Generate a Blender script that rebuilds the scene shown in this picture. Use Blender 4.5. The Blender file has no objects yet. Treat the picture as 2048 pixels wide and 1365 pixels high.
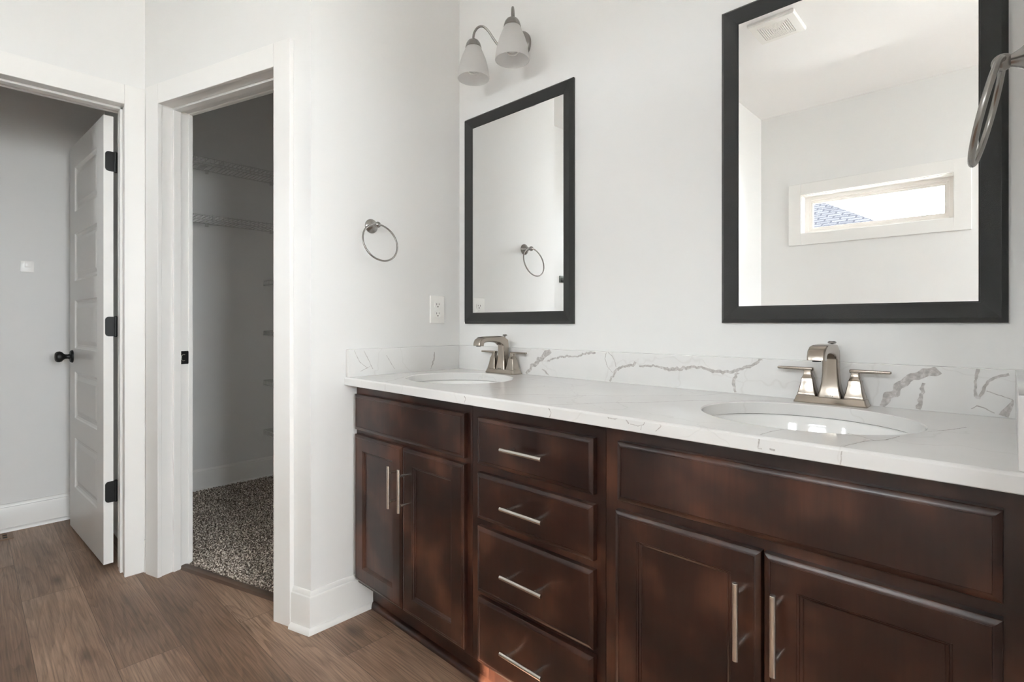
import bpy, bmesh, math, random
from mathutils import Vector, Matrix

random.seed(7)
S = bpy.context.scene
COL = S.collection
PI = math.pi

# ---------------------------------------------------------------- camera
cam = bpy.data.cameras.new('camera')
cam.sensor_fit = 'HORIZONTAL'
cam.sensor_width = 36.0
cam.lens = 1043.0 / 2048.0 * 36.0
cam.shift_y = -35.5 / 2048.0
cam.clip_start = 0.05
cam_o = bpy.data.objects.new('camera', cam)
cam_o.location = (0, 0, 1.088)
cam_o.rotation_euler = (PI / 2, 0, math.radians(43.64))
COL.objects.link(cam_o)
S.camera = cam_o

# ---------------------------------------------------------------- daylight
world = bpy.data.worlds.new('daylight_sky')
S.world = world
world.use_nodes = True
bg = world.node_tree.nodes['Background']
bg.inputs['Color'].default_value = (0.93, 0.97, 1.0, 1)
bg.inputs['Strength'].default_value = 20.0

sun = bpy.data.lights.new('sun', 'SUN')
sun.energy = 20.0
sun.angle = math.radians(0.6)
sun.color = (1.0, 0.93, 0.84)
sun_o = bpy.data.objects.new('sun', sun)
sun_dir = Vector((-0.59, 1.0, -0.755))
sun_o.rotation_euler = sun_dir.to_track_quat('-Z', 'Y').to_euler()
sun_o.location = (3, -5, 5)
COL.objects.link(sun_o)

def portal(name, loc, normal, sx, sz):
    l = bpy.data.lights.new(name, 'AREA')
    l.shape = 'RECTANGLE'
    l.size, l.size_y = sx, sz
    l.cycles.is_portal = True
    o = bpy.data.objects.new(name, l)
    o.location = loc
    o.rotation_euler = Vector(normal).to_track_quat('-Z', 'Z').to_euler()
    COL.objects.link(o)

S.view_settings.view_transform = 'Standard'
S.view_settings.look = 'None'
S.view_settings.gamma = 1.0
S.view_settings.use_curve_mapping = False
S.view_settings.exposure = 1.24
S.cycles.max_bounces = 16
S.cycles.diffuse_bounces = 10
S.cycles.glossy_bounces = 8
S.cycles.transmission_bounces = 8
S.cycles.transparent_max_bounces = 12
S.cycles.sample_clamp_indirect = 8.0

# ---------------------------------------------------------------- materials
def new_mat(name):
    m = bpy.data.materials.new(name)
    m.use_nodes = True
    nt = m.node_tree
    b = nt.nodes['Principled BSDF']
    return m, nt, b

def N(nt, kind, **kw):
    n = nt.nodes.new(kind)
    for k, v in kw.items():
        if k.startswith('_'):
            setattr(n, k[1:], v)
        else:
            n.inputs[k.replace('__', ' ')].default_value = v
    return n

def plain(name, col, rough, metal=0.0, spec=0.5, coat=0.0, bump=0.0, bscale=200.0, aniso=0.0):
    m, nt, b = new_mat(name)
    b.inputs['Base Color'].default_value = (*col, 1)
    b.inputs['Roughness'].default_value = rough
    b.inputs['Metallic'].default_value = metal
    b.inputs['Specular IOR Level'].default_value = spec
    b.inputs['Coat Weight'].default_value = coat
    b.inputs['Anisotropic'].default_value = aniso
    if bump > 0:
        tc = N(nt, 'ShaderNodeTexCoord')
        no = N(nt, 'ShaderNodeTexNoise', Scale=bscale, Detail=3.0)
        bp = N(nt, 'ShaderNodeBump', Strength=bump, Distance=0.002)
        nt.links.new(tc.outputs['Object'], no.inputs['Vector'])
        nt.links.new(no.outputs['Fac'], bp.inputs['Height'])
        nt.links.new(bp.outputs['Normal'], b.inputs['Normal'])
    return m

def ramp(nt, stops):
    r = nt.nodes.new('ShaderNodeValToRGB')
    e = r.color_ramp.elements
    while len(e) < len(stops):
        e.new(0.5)
    for i, (p, c) in enumerate(stops):
        e[i].position = p
        e[i].color = (*c, 1) if len(c) == 3 else c
    return r

PAINT = plain('wall_paint', (0.785, 0.782, 0.772), 0.55, spec=0.3, bump=0.05, bscale=260)
CEILP = plain('ceiling_paint', (0.92, 0.915, 0.91), 0.8, spec=0.2)
TRIM = plain('white_trim_enamel', (0.83, 0.82, 0.80), 0.32, spec=0.5)
NICKEL = plain('brushed_nickel', (0.33, 0.315, 0.30), 0.27, 1.0, aniso=0.4)
FAUCET = plain('warm_brushed_nickel', (0.40, 0.352, 0.305), 0.22, 1.0, aniso=0.3)
STEEL = plain('satin_steel', (0.72, 0.69, 0.64), 0.25, 1.0)
BLACK = plain('matte_black_metal', (0.012, 0.012, 0.012), 0.38, 0.3)
MIRROR = plain('silvered_glass', (0.93, 0.935, 0.93), 0.0, 1.0)
FRAME = plain('charcoal_frame', (0.020, 0.0195, 0.0185), 0.45, spec=0.45, bump=0.5, bscale=900)
CERAMIC = plain('white_ceramic', (0.86, 0.855, 0.84), 0.08, spec=0.6)
PLASTIC = plain('white_plastic', (0.84, 0.83, 0.80), 0.35)
WHITEPL = plain('bright_white_plastic', (0.95, 0.94, 0.92), 0.3)
VINYL = plain('cream_vinyl', (0.88, 0.84, 0.80), 0.4)
DARKHOLE = plain('dark_recess', (0.01, 0.01, 0.01), 0.7)  # near-black; in slots and ducts it stands in for their shade
GREYPL = plain('grey_plate', (0.16, 0.17, 0.155), 0.35, 0.4)
WIRE = plain('white_coated_wire', (0.62, 0.62, 0.60), 0.35)
BRONZE = plain('bronze_register', (0.20, 0.12, 0.075), 0.45, 0.3)
GROUT = plain('caulk', (0.75, 0.74, 0.72), 0.5)

def wood_floor():
    m, nt, b = new_mat('brown_oak_planks')
    L = nt.links.new
    tc = N(nt, 'ShaderNodeTexCoord')
    mp = N(nt, 'ShaderNodeMapping')
    mp.inputs['Location'].default_value = (0.35, 0.026, 0)
    L(tc.outputs['Object'], mp.inputs['Vector'])
    br = N(nt, 'ShaderNodeTexBrick', Scale=1.0)
    br.offset = 0.37
    br.inputs['Color1'].default_value = (0, 0, 0, 1)
    br.inputs['Color2'].default_value = (1, 1, 1, 1)
    br.inputs['Mortar'].default_value = (0.5, 0.5, 0.5, 1)
    br.inputs['Mortar Size'].default_value = 0.0007
    br.inputs['Mortar Smooth'].default_value = 0.0
    br.inputs['Brick Width'].default_value = 1.22
    br.inputs['Row Height'].default_value = 0.178
    L(mp.outputs['Vector'], br.inputs['Vector'])
    # every plank shifts its own grain
    sep = N(nt, 'ShaderNodeSeparateXYZ')
    L(mp.outputs['Vector'], sep.inputs['Vector'])
    mul = N(nt, 'ShaderNodeMath', _operation='MULTIPLY')
    L(br.outputs['Color'], mul.inputs[0])
    mul.inputs[1].default_value = 37.0
    cmb = N(nt, 'ShaderNodeCombineXYZ')
    L(sep.outputs['X'], cmb.inputs['X'])
    L(sep.outputs['Y'], cmb.inputs['Y'])
    L(mul.outputs[0], cmb.inputs['Z'])
    s1 = N(nt, 'ShaderNodeMapping')
    s1.inputs['Scale'].default_value = (0.75, 8.5, 1)
    L(cmb.outputs['Vector'], s1.inputs['Vector'])
    warp = N(nt, 'ShaderNodeTexNoise', Scale=1.0, Detail=2.0, Roughness=0.5)
    L(s1.outputs['Vector'], warp.inputs['Vector'])
    # cathedral rings: sawtooth over the warped field
    rm = N(nt, 'ShaderNodeMath', _operation='MULTIPLY')
    L(warp.outputs['Fac'], rm.inputs[0])
    rm.inputs[1].default_value = 22.0
    rf = N(nt, 'ShaderNodeMath', _operation='FRACT')
    L(rm.outputs[0], rf.inputs[0])
    s2 = N(nt, 'ShaderNodeMapping')
    s2.inputs['Scale'].default_value = (6, 210, 1)
    L(cmb.outputs['Vector'], s2.inputs['Vector'])
    fine = N(nt, 'ShaderNodeTexNoise', Scale=1.0, Detail=4.0, Roughness=0.6)
    L(s2.outputs['Vector'], fine.inputs['Vector'])
    s3 = N(nt, 'ShaderNodeMapping')
    s3.inputs['Scale'].default_value = (2.0, 4.5, 1)
    L(cmb.outputs['Vector'], s3.inputs['Vector'])
    broad = N(nt, 'ShaderNodeTexNoise', Scale=1.0, Detail=3.0)
    L(s3.outputs['Vector'], broad.inputs['Vector'])
    # knots
    s4 = N(nt, 'ShaderNodeMapping')
    s4.inputs['Scale'].default_value = (1.6, 4.2, 1)
    L(cmb.outputs['Vector'], s4.inputs['Vector'])
    vor = N(nt, 'ShaderNodeTexVoronoi', Scale=1.0)
    L(s4.outputs['Vector'], vor.inputs['Vector'])
    kn = ramp(nt, [(0.02, (0.22, 0.22, 0.22)), (0.13, (1, 1, 1))])
    L(vor.outputs['Distance'], kn.inputs['Fac'])
    base = ramp(nt, [(0.25, (0.170, 0.104, 0.066)), (0.5, (0.275, 0.175, 0.119)), (0.8, (0.400, 0.272, 0.194))])
    add = N(nt, 'ShaderNodeMath', _operation='MULTIPLY_ADD')
    L(br.outputs['Color'], add.inputs[0])
    add.inputs[1].default_value = 0.22
    L(broad.outputs['Fac'], add.inputs[2])
    sub = N(nt, 'ShaderNodeMath', _operation='SUBTRACT')
    L(add.outputs[0], sub.inputs[0])
    sub.inputs[1].default_value = 0.10
    L(sub.outputs[0], base.inputs['Fac'])
    gr = ramp(nt, [(0.0, (0.80, 0.79, 0.78)), (0.35, (1, 1, 1)), (0.9, (1.10, 1.09, 1.08)), (1.0, (0.84, 0.83, 0.82))])
    L(rf.outputs[0], gr.inputs['Fac'])
    m1 = N(nt, 'ShaderNodeMix', _data_type='RGBA', _blend_type='MULTIPLY')
    m1.inputs[0].default_value = 0.9
    L(base.outputs['Color'], m1.inputs[6])
    L(gr.outputs['Color'], m1.inputs[7])
    fr = ramp(nt, [(0.3, (0.55, 0.55, 0.55)), (0.52, (1, 1, 1)), (0.72, (1.35, 1.32, 1.28))])
    L(fine.outputs['Fac'], fr.inputs['Fac'])
    m2 = N(nt, 'ShaderNodeMix', _data_type='RGBA', _blend_type='MULTIPLY')
    m2.inputs[0].default_value = 0.8
    L(m1.outputs[2], m2.inputs[6])
    L(fr.outputs['Color'], m2.inputs[7])
    m3 = N(nt, 'ShaderNodeMix', _data_type='RGBA', _blend_type='MULTIPLY')
    m3.inputs[0].default_value = 0.7
    L(m2.outputs[2], m3.inputs[6])
    L(kn.outputs['Color'], m3.inputs[7])
    m4 = N(nt, 'ShaderNodeMix', _data_type='RGBA', _blend_type='MIX')
    L(br.outputs['Fac'], m4.inputs[0])
    L(m3.outputs[2], m4.inputs[6])
    m4.inputs[7].default_value = (0.10, 0.065, 0.046, 1)
    L(m4.outputs[2], b.inputs['Base Color'])
    b.inputs['Roughness'].default_value = 0.42
    b.inputs['Specular IOR Level'].default_value = 0.4
    bp = N(nt, 'ShaderNodeBump', Strength=0.10, Distance=0.001)
    L(fine.outputs['Fac'], bp.inputs['Height'])
    L(bp.outputs['Normal'], b.inputs['Normal'])
    return m

def cabinet_wood():
    m, nt, b = new_mat('espresso_stained_wood')
    L = nt.links.new
    tc = N(nt, 'ShaderNodeTexCoord')
    info = N(nt, 'ShaderNodeObjectInfo')
    cm = N(nt, 'ShaderNodeVectorMath', _operation='SCALE')
    cm.inputs[0].default_value = (3.0, 1.0, 7.0)
    L(info.outputs['Random'], cm.inputs[3])
    va = N(nt, 'ShaderNodeVectorMath', _operation='ADD')
    L(tc.outputs['Object'], va.inputs[0])
    L(cm.outputs[0], va.inputs[1])
    n1 = N(nt, 'ShaderNodeTexNoise', Scale=7.0, Detail=2.5, Roughness=0.5)
    L(va.outputs[0], n1.inputs['Vector'])
    mp = N(nt, 'ShaderNodeMapping')
    mp.inputs['Scale'].default_value = (110, 110, 7)
    L(va.outputs[0], mp.inputs['Vector'])
    n2 = N(nt, 'ShaderNodeTexNoise', Scale=1.0, Detail=4.0)
    L(mp.outputs['Vector'], n2.inputs['Vector'])
    r1 = ramp(nt, [(0.32, (0.0140, 0.0046, 0.0032)), (0.50, (0.0300, 0.0100, 0.0060)), (0.70, (0.090, 0.0330, 0.0180))])
    L(n1.outputs['Fac'], r1.inputs['Fac'])
    r2 = ramp(nt, [(0.3, (0.78, 0.78, 0.78)), (0.7, (1.18, 1.18, 1.18))])
    L(n2.outputs['Fac'], r2.inputs['Fac'])
    mx = N(nt, 'ShaderNodeMix', _data_type='RGBA', _blend_type='MULTIPLY')
    mx.inputs[0].default_value = 0.7
    L(r1.outputs['Color'], mx.inputs[6])
    L(r2.outputs['Color'], mx.inputs[7])
    L(mx.outputs[2], b.inputs['Base Color'])
    b.inputs['Roughness'].default_value = 0.28
    b.inputs['Specular IOR Level'].default_value = 0.55
    return m

def quartz():
    m, nt, b = new_mat('white_veined_quartz')
    L = nt.links.new
    tc = N(nt, 'ShaderNodeTexCoord')
    n0 = N(nt, 'ShaderNodeTexNoise', Scale=3.0, Detail=4.0, Roughness=0.6)
    L(tc.outputs['Object'], n0.inputs['Vector'])
    r0 = ramp(nt, [(0.35, (0.73, 0.725, 0.715)), (0.65, (0.775, 0.77, 0.76))])
    L(n0.outputs['Fac'], r0.inputs['Fac'])
    vm = N(nt, 'ShaderNodeVectorMath', _operation='MULTIPLY_ADD')
    L(n0.outputs['Color'], vm.inputs[0])
    vm.inputs[1].default_value = (0.35, 0.35, 0.35)
    L(tc.outputs['Object'], vm.inputs[2])
    v = N(nt, 'ShaderNodeTexVoronoi', Scale=3.3, _feature='DISTANCE_TO_EDGE')
    L(vm.outputs[0], v.inputs['Vector'])
    rv = ramp(nt, [(0.0, (0.90, 0.89, 0.88)), (0.012, (1, 1, 1))])
    L(v.outputs['Distance'], rv.inputs['Fac'])
    mx = N(nt, 'ShaderNodeMix', _data_type='RGBA', _blend_type='MULTIPLY')
    mx.inputs[0].default_value = 0.7
    L(r0.outputs['Color'], mx.inputs[6])
    L(rv.outputs['Color'], mx.inputs[7])
    L(mx.outputs[2], b.inputs['Base Color'])
    b.inputs['Roughness'].default_value = 0.12
    b.inputs['Specular IOR Level'].default_value = 0.5
    return m

def vein_mat():
    m, nt, b = new_mat('grey_quartz_vein')
    L = nt.links.new
    tc = N(nt, 'ShaderNodeTexCoord')
    n0 = N(nt, 'ShaderNodeTexNoise', Scale=110.0, Detail=4.0, Roughness=0.65)
    L(tc.outputs['Object'], n0.inputs['Vector'])
    r0 = ramp(nt, [(0.36, (0.40, 0.375, 0.36)), (0.55, (0.53, 0.505, 0.49)), (0.70, (0.68, 0.665, 0.655))])
    L(n0.outputs['Fac'], r0.inputs['Fac'])
    L(r0.outputs['Color'], b.inputs['Base Color'])
    b.inputs['Roughness'].default_value = 0.12
    return m

def carpet_mat():
    m, nt, b = new_mat('taupe_carpet_pile')
    L = nt.links.new
    tc = N(nt, 'ShaderNodeTexCoord')
    n0 = N(nt, 'ShaderNodeTexNoise', Scale=125.0, Detail=2.0, Roughness=0.6)
    L(tc.outputs['Object'], n0.inputs['Vector'])
    r0 = ramp(nt, [(0.36, (0.065, 0.050, 0.039)), (0.5, (0.29, 0.24, 0.20)), (0.62, (0.82, 0.75, 0.67))])
    L(n0.outputs['Fac'], r0.inputs['Fac'])
    L(r0.outputs['Color'], b.inputs['Base Color'])
    b.inputs['Roughness'].default_value = 0.95
    b.inputs['Specular IOR Level'].default_value = 0.1
    return m

def frosted_glass():
    m, nt, b = new_mat('frosted_white_glass')
    L = nt.links.new
    nt.nodes.remove(b)
    out = nt.nodes['Material Output']
    d = N(nt, 'ShaderNodeBsdfDiffuse', Color=(0.78, 0.77, 0.76, 1))
    t = N(nt, 'ShaderNodeBsdfTranslucent', Color=(0.88, 0.87, 0.86, 1))
    g = N(nt, 'ShaderNodeBsdfGlossy', Roughness=0.28)
    tr = N(nt, 'ShaderNodeBsdfTransparent')
    a = N(nt, 'ShaderNodeMixShader', Fac=0.55)
    L(d.outputs[0], a.inputs[1]); L(t.outputs[0], a.inputs[2])
    c = N(nt, 'ShaderNodeMixShader', Fac=0.30)
    L(a.outputs[0], c.inputs[1]); L(tr.outputs[0], c.inputs[2])
    e = N(nt, 'ShaderNodeMixShader', Fac=0.05)
    L(c.outputs[0], e.inputs[1]); L(g.outputs[0], e.inputs[2])
    L(e.outputs[0], out.inputs['Surface'])
    return m

def clear_glass(name, tint):
    m, nt, b = new_mat(name)
    L = nt.links.new
    nt.nodes.remove(b)
    out = nt.nodes['Material Output']
    tr = N(nt, 'ShaderNodeBsdfTransparent', Color=(*tint, 1))
    g = N(nt, 'ShaderNodeBsdfGlossy', Roughness=0.0)
    fr = N(nt, 'ShaderNodeFresnel', IOR=1.35)
    a = N(nt, 'ShaderNodeMixShader')
    L(fr.outputs[0], a.inputs[0]); L(tr.outputs[0], a.inputs[1]); L(g.outputs[0], a.inputs[2])
    L(a.outputs[0], out.inputs['Surface'])
    return m

def bulb_glass():
    m, nt, b = new_mat('bulb_glass')
    L = nt.links.new
    nt.nodes.remove(b)
    out = nt.nodes['Material Output']
    tr = N(nt, 'ShaderNodeBsdfTransparent', Color=(0.95, 0.95, 0.94, 1))
    d = N(nt, 'ShaderNodeBsdfTranslucent', Color=(0.9, 0.9, 0.88, 1))
    lw = N(nt, 'ShaderNodeLayerWeight', Blend=0.35)
    a = N(nt, 'ShaderNodeMixShader')
    L(lw.outputs['Facing'], a.inputs[0]); L(tr.outputs[0], a.inputs[1]); L(d.outputs[0], a.inputs[2])
    L(a.outputs[0], out.inputs['Surface'])
    return m

def shingles():
    m, nt, b = new_mat('grey_roof_shingles')
    L = nt.links.new
    tc = N(nt, 'ShaderNodeTexCoord')
    br = N(nt, 'ShaderNodeTexBrick', Scale=1.0)
    br.inputs['Color1'].default_value = (0.019, 0.019, 0.021, 1)
    br.inputs['Color2'].default_value = (0.025, 0.025, 0.027, 1)
    br.inputs['Mortar'].default_value = (0.012, 0.012, 0.014, 1)
    br.inputs['Mortar Size'].default_value = 0.02
    br.inputs['Brick Width'].default_value = 0.32
    br.inputs['Row Height'].default_value = 0.14
    L(tc.outputs['UV'], br.inputs['Vector'])
    L(br.outputs['Color'], b.inputs['Base Color'])
    b.inputs['Roughness'].default_value = 0.9
    b.inputs['Specular IOR Level'].default_value = 0.0
    return m

FLOOR = wood_floor()
STRIP = plain('dark_brown_strip', (0.115, 0.072, 0.050), 0.38)
WOOD = cabinet_wood()
QUARTZ = quartz()
VEIN = vein_mat()
CARPET = carpet_mat()
SHADE = frosted_glass()
PANE = clear_glass('window_glass', (0.97, 0.98, 0.98))
BULBG = bulb_glass()
SHINGLE = shingles()

# ---------------------------------------------------------------- mesh helpers
class MB:
    """Collects shapes, then links them as ONE mesh object."""
    def __init__(self):
        self.v, self.f, self.mi = [], [], []
        self.cur = 0

    def add(self, verts, faces):
        o = len(self.v)
        self.v += [tuple(p) for p in verts]
        for f in faces:
            self.f.append(tuple(o + i for i in f))
            self.mi.append(self.cur)

    def box(self, x0, x1, y0, y1, z0, z1, M=None):
        vs = [Vector((x, y, z)) for z in (z0, z1) for y in (y0, y1) for x in (x0, x1)]
        if M is not None:
            vs = [M @ p for p in vs]
        self.add(vs, [(0, 2, 3, 1), (4, 5, 7, 6), (0, 1, 5, 4), (2, 6, 7, 3), (0, 4, 6, 2), (1, 3, 7, 5)])

    def bbox(self, x0, x1, y0, y1, z0, z1, b, M=None):
        """box with bevelled edges"""
        bm = bmesh.new()
        bmesh.ops.create_cube(bm, size=1.0)
        for v in bm.verts:
            v.co = Vector(((x0 + x1) / 2 + v.co.x * (x1 - x0), (y0 + y1) / 2 + v.co.y * (y1 - y0), (z0 + z1) / 2 + v.co.z * (z1 - z0)))
        bmesh.ops.bevel(bm, geom=list(bm.edges), offset=b, segments=2, affect='EDGES', profile=0.6)
        self.bm(bm, M)

    def bm(self, bm, M=None):
        bm.verts.index_update()
        vs = [(M @ v.co) if M is not None else v.co.copy() for v in bm.verts]
        self.add(vs, [[v.index for v in f.verts] for f in bm.faces])
        bm.free()

    def loft(self, rings, closed=True, cap0=True, cap1=True):
        n = len(rings[0])
        vs = [p for r in rings for p in r]
        fs = []
        for i in range(len(rings) - 1):
            for j in range(n if closed else n - 1):
                k = (j + 1) % n
                fs.append((i * n + j, i * n + k, (i + 1) * n + k, (i + 1) * n + j))
        if cap0:
            fs.append(tuple(range(n - 1, -1, -1)))
        if cap1:
            fs.append(tuple((len(rings) - 1) * n + j for j in range(n)))
        self.add(vs, fs)

    def lathe(self, prof, origin, axis=(0, 0, 1), n=32, cap0=True, cap1=True):
        """prof: (radius, height along axis)"""
        q = Vector(axis).normalized().to_track_quat('Z', 'Y')
        o = Vector(origin)
        rings = []
        for r, h in prof:
            rings.append([o + q @ Vector((r * math.cos(2 * PI * j / n), r * math.sin(2 * PI * j / n), h)) for j in range(n)])
        self.loft(rings, True, cap0, cap1)

    def tube(self, pts, r, n=10, cap=True, closed=False):
        pts = [Vector(p) for p in pts]
        rs = r if isinstance(r, (list, tuple)) else [r] * len(pts)
        m = len(pts)
        tang = []
        for i in range(m):
            if closed:
                t = pts[(i + 1) % m] - pts[i - 1]
            else:
                t = pts[min(i + 1, m - 1)] - pts[max(i - 1, 0)]
            tang.append(t.normalized())
        up = Vector((0, 0, 1)) if abs(tang[0].z) < 0.9 else Vector((1, 0, 0))
        x = tang[0].cross(up).normalized()
        rings = []
        for i in range(m):
            x = (x - tang[i] * x.dot(tang[i])).normalized()
            y = tang[i].cross(x)
            rings.append([pts[i] + (x * math.cos(2 * PI * j / n) + y * math.sin(2 * PI * j / n)) * rs[i] for j in range(n)])
        if closed:
            rings.append(rings[0])
            self.loft(rings, True, False, False)
        else:
            self.loft(rings, True, cap, cap)

    def prism(self, poly, path_a, path_b, U, V):
        """poly in (u,v) swept straight from point a to b"""
        a, b, U, V = Vector(path_a), Vector(path_b), Vector(U), Vector(V)
        self.loft([[a + U * u + V * v for u, v in poly], [b + U * u + V * v for u, v in poly]])

    def build(self, name, mats, parent=None, smooth=35, bevel=0.0):
        me = bpy.data.meshes.new(name)
        me.from_pydata(self.v, [], self.f)
        if not isinstance(mats, (list, tuple)):
            mats = [mats]
        for m in mats:
            me.materials.append(m)
        me.polygons.foreach_set('material_index', self.mi)
        me.update()
        bm = bmesh.new()
        bm.from_mesh(me)
        bmesh.ops.remove_doubles(bm, verts=bm.verts, dist=1e-6)
        bmesh.ops.recalc_face_normals(bm, faces=bm.faces)
        bm.to_mesh(me)
        bm.free()
        if smooth:
            me.polygons.foreach_set('use_smooth', [True] * len(me.polygons))
            me.set_sharp_from_angle(angle=math.radians(smooth))
        o = bpy.data.objects.new(name, me)
        COL.objects.link(o)
        if parent is not None:
            o.parent = parent
            o.matrix_parent_inverse = parent.matrix_basis.inverted()
        if bevel:
            md = o.modifiers.new('bevel', 'BEVEL')
            md.width = bevel
            md.segments = 2
            md.limit_method = 'ANGLE'
            md.angle_limit = math.radians(40)
        return o

def struct(mb, name, mats, **kw):
    o = mb.build(name, mats, **kw)
    o['kind'] = 'structure'
    return o

def tag(o, label, cat, group=None):
    o['label'] = label
    o['category'] = cat
    if group:
        o['group'] = group
    return o

def thing(name, loc, label, cat, group=None):
    o = bpy.data.objects.new(name, None)
    o.empty_display_size = 0.05
    o.location = loc
    COL.objects.link(o)
    return tag(o, label, cat, group)

def copy_tree(o, parent=None):
    c = o.copy()
    COL.objects.link(c)
    c.parent = parent
    for ch in [k for k in bpy.data.objects if k.parent == o]:
        copy_tree(ch, c)
    return c

def arc(c, r, a0, a1, n):
    return [(c[0] + r * math.cos(a0 + (a1 - a0) * i / n), c[1] + r * math.sin(a0 + (a1 - a0) * i / n)) for i in range(n + 1)]

# ---------------------------------------------------------------- grey veins traced on the stone, (u, v, width) in metres
VEIN_BACK=[
[(-1.3678,0.8905,0.0098),(-1.3315,0.9238,0.0135),(-1.2992,0.9475,0.0191),(-1.2677,0.9730,0.0208),(-1.2429,0.9882,0.0168)],
[(-1.2583,0.9447,0.0047),(-1.2246,0.9558,0.0056),(-1.1888,0.9668,0.0073),(-1.1480,0.9677,0.0058),(-1.1141,0.9701,0.0054),(-1.0864,0.9812,0.0064),(-1.0407,0.9874,0.0070)],
[(-1.2852,0.9134,0.0019),(-1.2645,0.9037,0.0066),(-1.2478,0.8919,0.0019)],
[(-0.9838,0.8916,0.0085),(-0.9687,0.9099,0.0068),(-0.9538,0.9323,0.0084),(-0.9220,0.9469,0.0066),(-0.8934,0.9485,0.0082),(-0.8864,0.9626,0.0098)],
[(-0.8701,0.9477,0.0049),(-0.8381,0.9516,0.0056),(-0.8026,0.9516,0.0063),(-0.7682,0.9437,0.0093),(-0.7264,0.9490,0.0092),(-0.6981,0.9557,0.0076),(-0.6627,0.9558,0.0060),(-0.6358,0.9518,0.0088),(-0.6134,0.9476,0.0087),(-0.5914,0.9461,0.0086),(-0.5627,0.9516,0.0071),(-0.5416,0.9611,0.0070),(-0.5176,0.9732,0.0083),(-0.4908,0.9896,0.0069)],
[(-0.5574,0.9483,0.0071),(-0.5662,0.9290,0.0085),(-0.5687,0.9143,0.0071),(-0.5637,0.8912,0.0043)],
[(-0.9965,0.9882,0.0014),(-1.0016,0.9663,0.0014),(-0.9914,0.9387,0.0014),(-0.9712,0.9205,0.0014)],
[(-0.9914,0.9906,0.0014),(-0.9712,0.9763,0.0014),(-0.9612,0.9554,0.0013),(-0.9572,0.9406,0.0013)],
[(-0.2219,0.8890,0.0108),(-0.2079,0.9123,0.0166),(-0.1837,0.9406,0.0152),(-0.1600,0.9627,0.0173),(-0.1399,0.9714,0.0160),(-0.1174,0.9871,0.0192)],
[(-0.1528,0.8904,0.0092),(-0.1456,0.9221,0.0069),(-0.1422,0.9513,0.0057)],
[(-0.0504,0.9894,0.0065),(-0.0521,0.9687,0.0043),(-0.0534,0.9446,0.0033),(-0.0509,0.9243,0.0076)],
[(-0.0478,0.9246,0.0032),(-0.0382,0.9459,0.0054),(-0.0326,0.9634,0.0043),(-0.0183,0.9739,0.0042),(-0.0000,0.9798,0.0042)],
[(-0.0352,0.9428,0.0011),(-0.0183,0.9359,0.0011),(0.0055,0.9283,0.0010)],
[(-0.0066,0.8914,0.0190),(-0.0012,0.9093,0.0105),(0.0055,0.9273,0.0021)],
[(-0.0599,0.9010,0.0011),(-0.0509,0.9089,0.0016),(-0.0382,0.9052,0.0016),(-0.0227,0.8961,0.0011)],
]
VEIN_LEFT=[
[(0.9997,0.9865,0.0013),(1.0223,0.9421,0.0015),(1.0568,0.9168,0.0013)],
[(1.0394,0.9850,0.0015),(1.0609,0.9452,0.0019),(1.0774,0.9129,0.0015)],
[(1.0251,0.9070,0.0013),(1.0668,0.9240,0.0015)],
[(1.3742,0.9666,0.0032),(1.3691,0.9291,0.0064),(1.3540,0.8942,0.0021)],
[(1.1380,0.9626,0.0012),(1.1757,0.9067,0.0012)],
]
VEIN_TOP=[
[(-0.8167,0.9813,0.0015),(-0.7746,1.0408,0.0017),(-0.7328,1.1119,0.0020),(-0.6610,1.1861,0.0018),(-0.5891,1.3055,0.0021),(-0.5220,1.3512,0.0018),(-0.4653,1.4236,0.0016),(-0.4258,1.4430,0.0013)],
[(-1.0549,0.9858,0.0010),(-0.9962,1.0773,0.0011),(-0.8518,1.1795,0.0012),(-0.7185,1.2893,0.0010),(-0.6200,1.3901,0.0011),(-0.5828,1.5085,0.0011)],
[(-0.8916,1.0740,0.0008),(-0.8596,1.1209,0.0009),(-0.8497,1.1885,0.0008)],
[(-0.3230,0.9826,0.0009),(-0.3169,1.0319,0.0017),(-0.3066,1.0615,0.0009)],
[(-0.1949,0.9823,0.0012),(-0.1771,1.0492,0.0019),(-0.1521,1.0896,0.0021),(-0.1401,1.1389,0.0013)],
[(-0.2132,1.1058,0.0009),(-0.1832,1.0855,0.0010),(-0.1666,1.0674,0.0009)],
[(-0.1087,1.2246,0.0011),(-0.0844,1.2634,0.0019),(-0.0593,1.3240,0.0014)],
[(-1.5388,0.9874,0.0014),(-1.5701,1.0464,0.0014),(-1.6240,1.1240,0.0015)],
[(-1.6634,1.2673,0.0030),(-1.6187,1.3491,0.0032),(-1.5717,1.4099,0.0040)],
]
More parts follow.
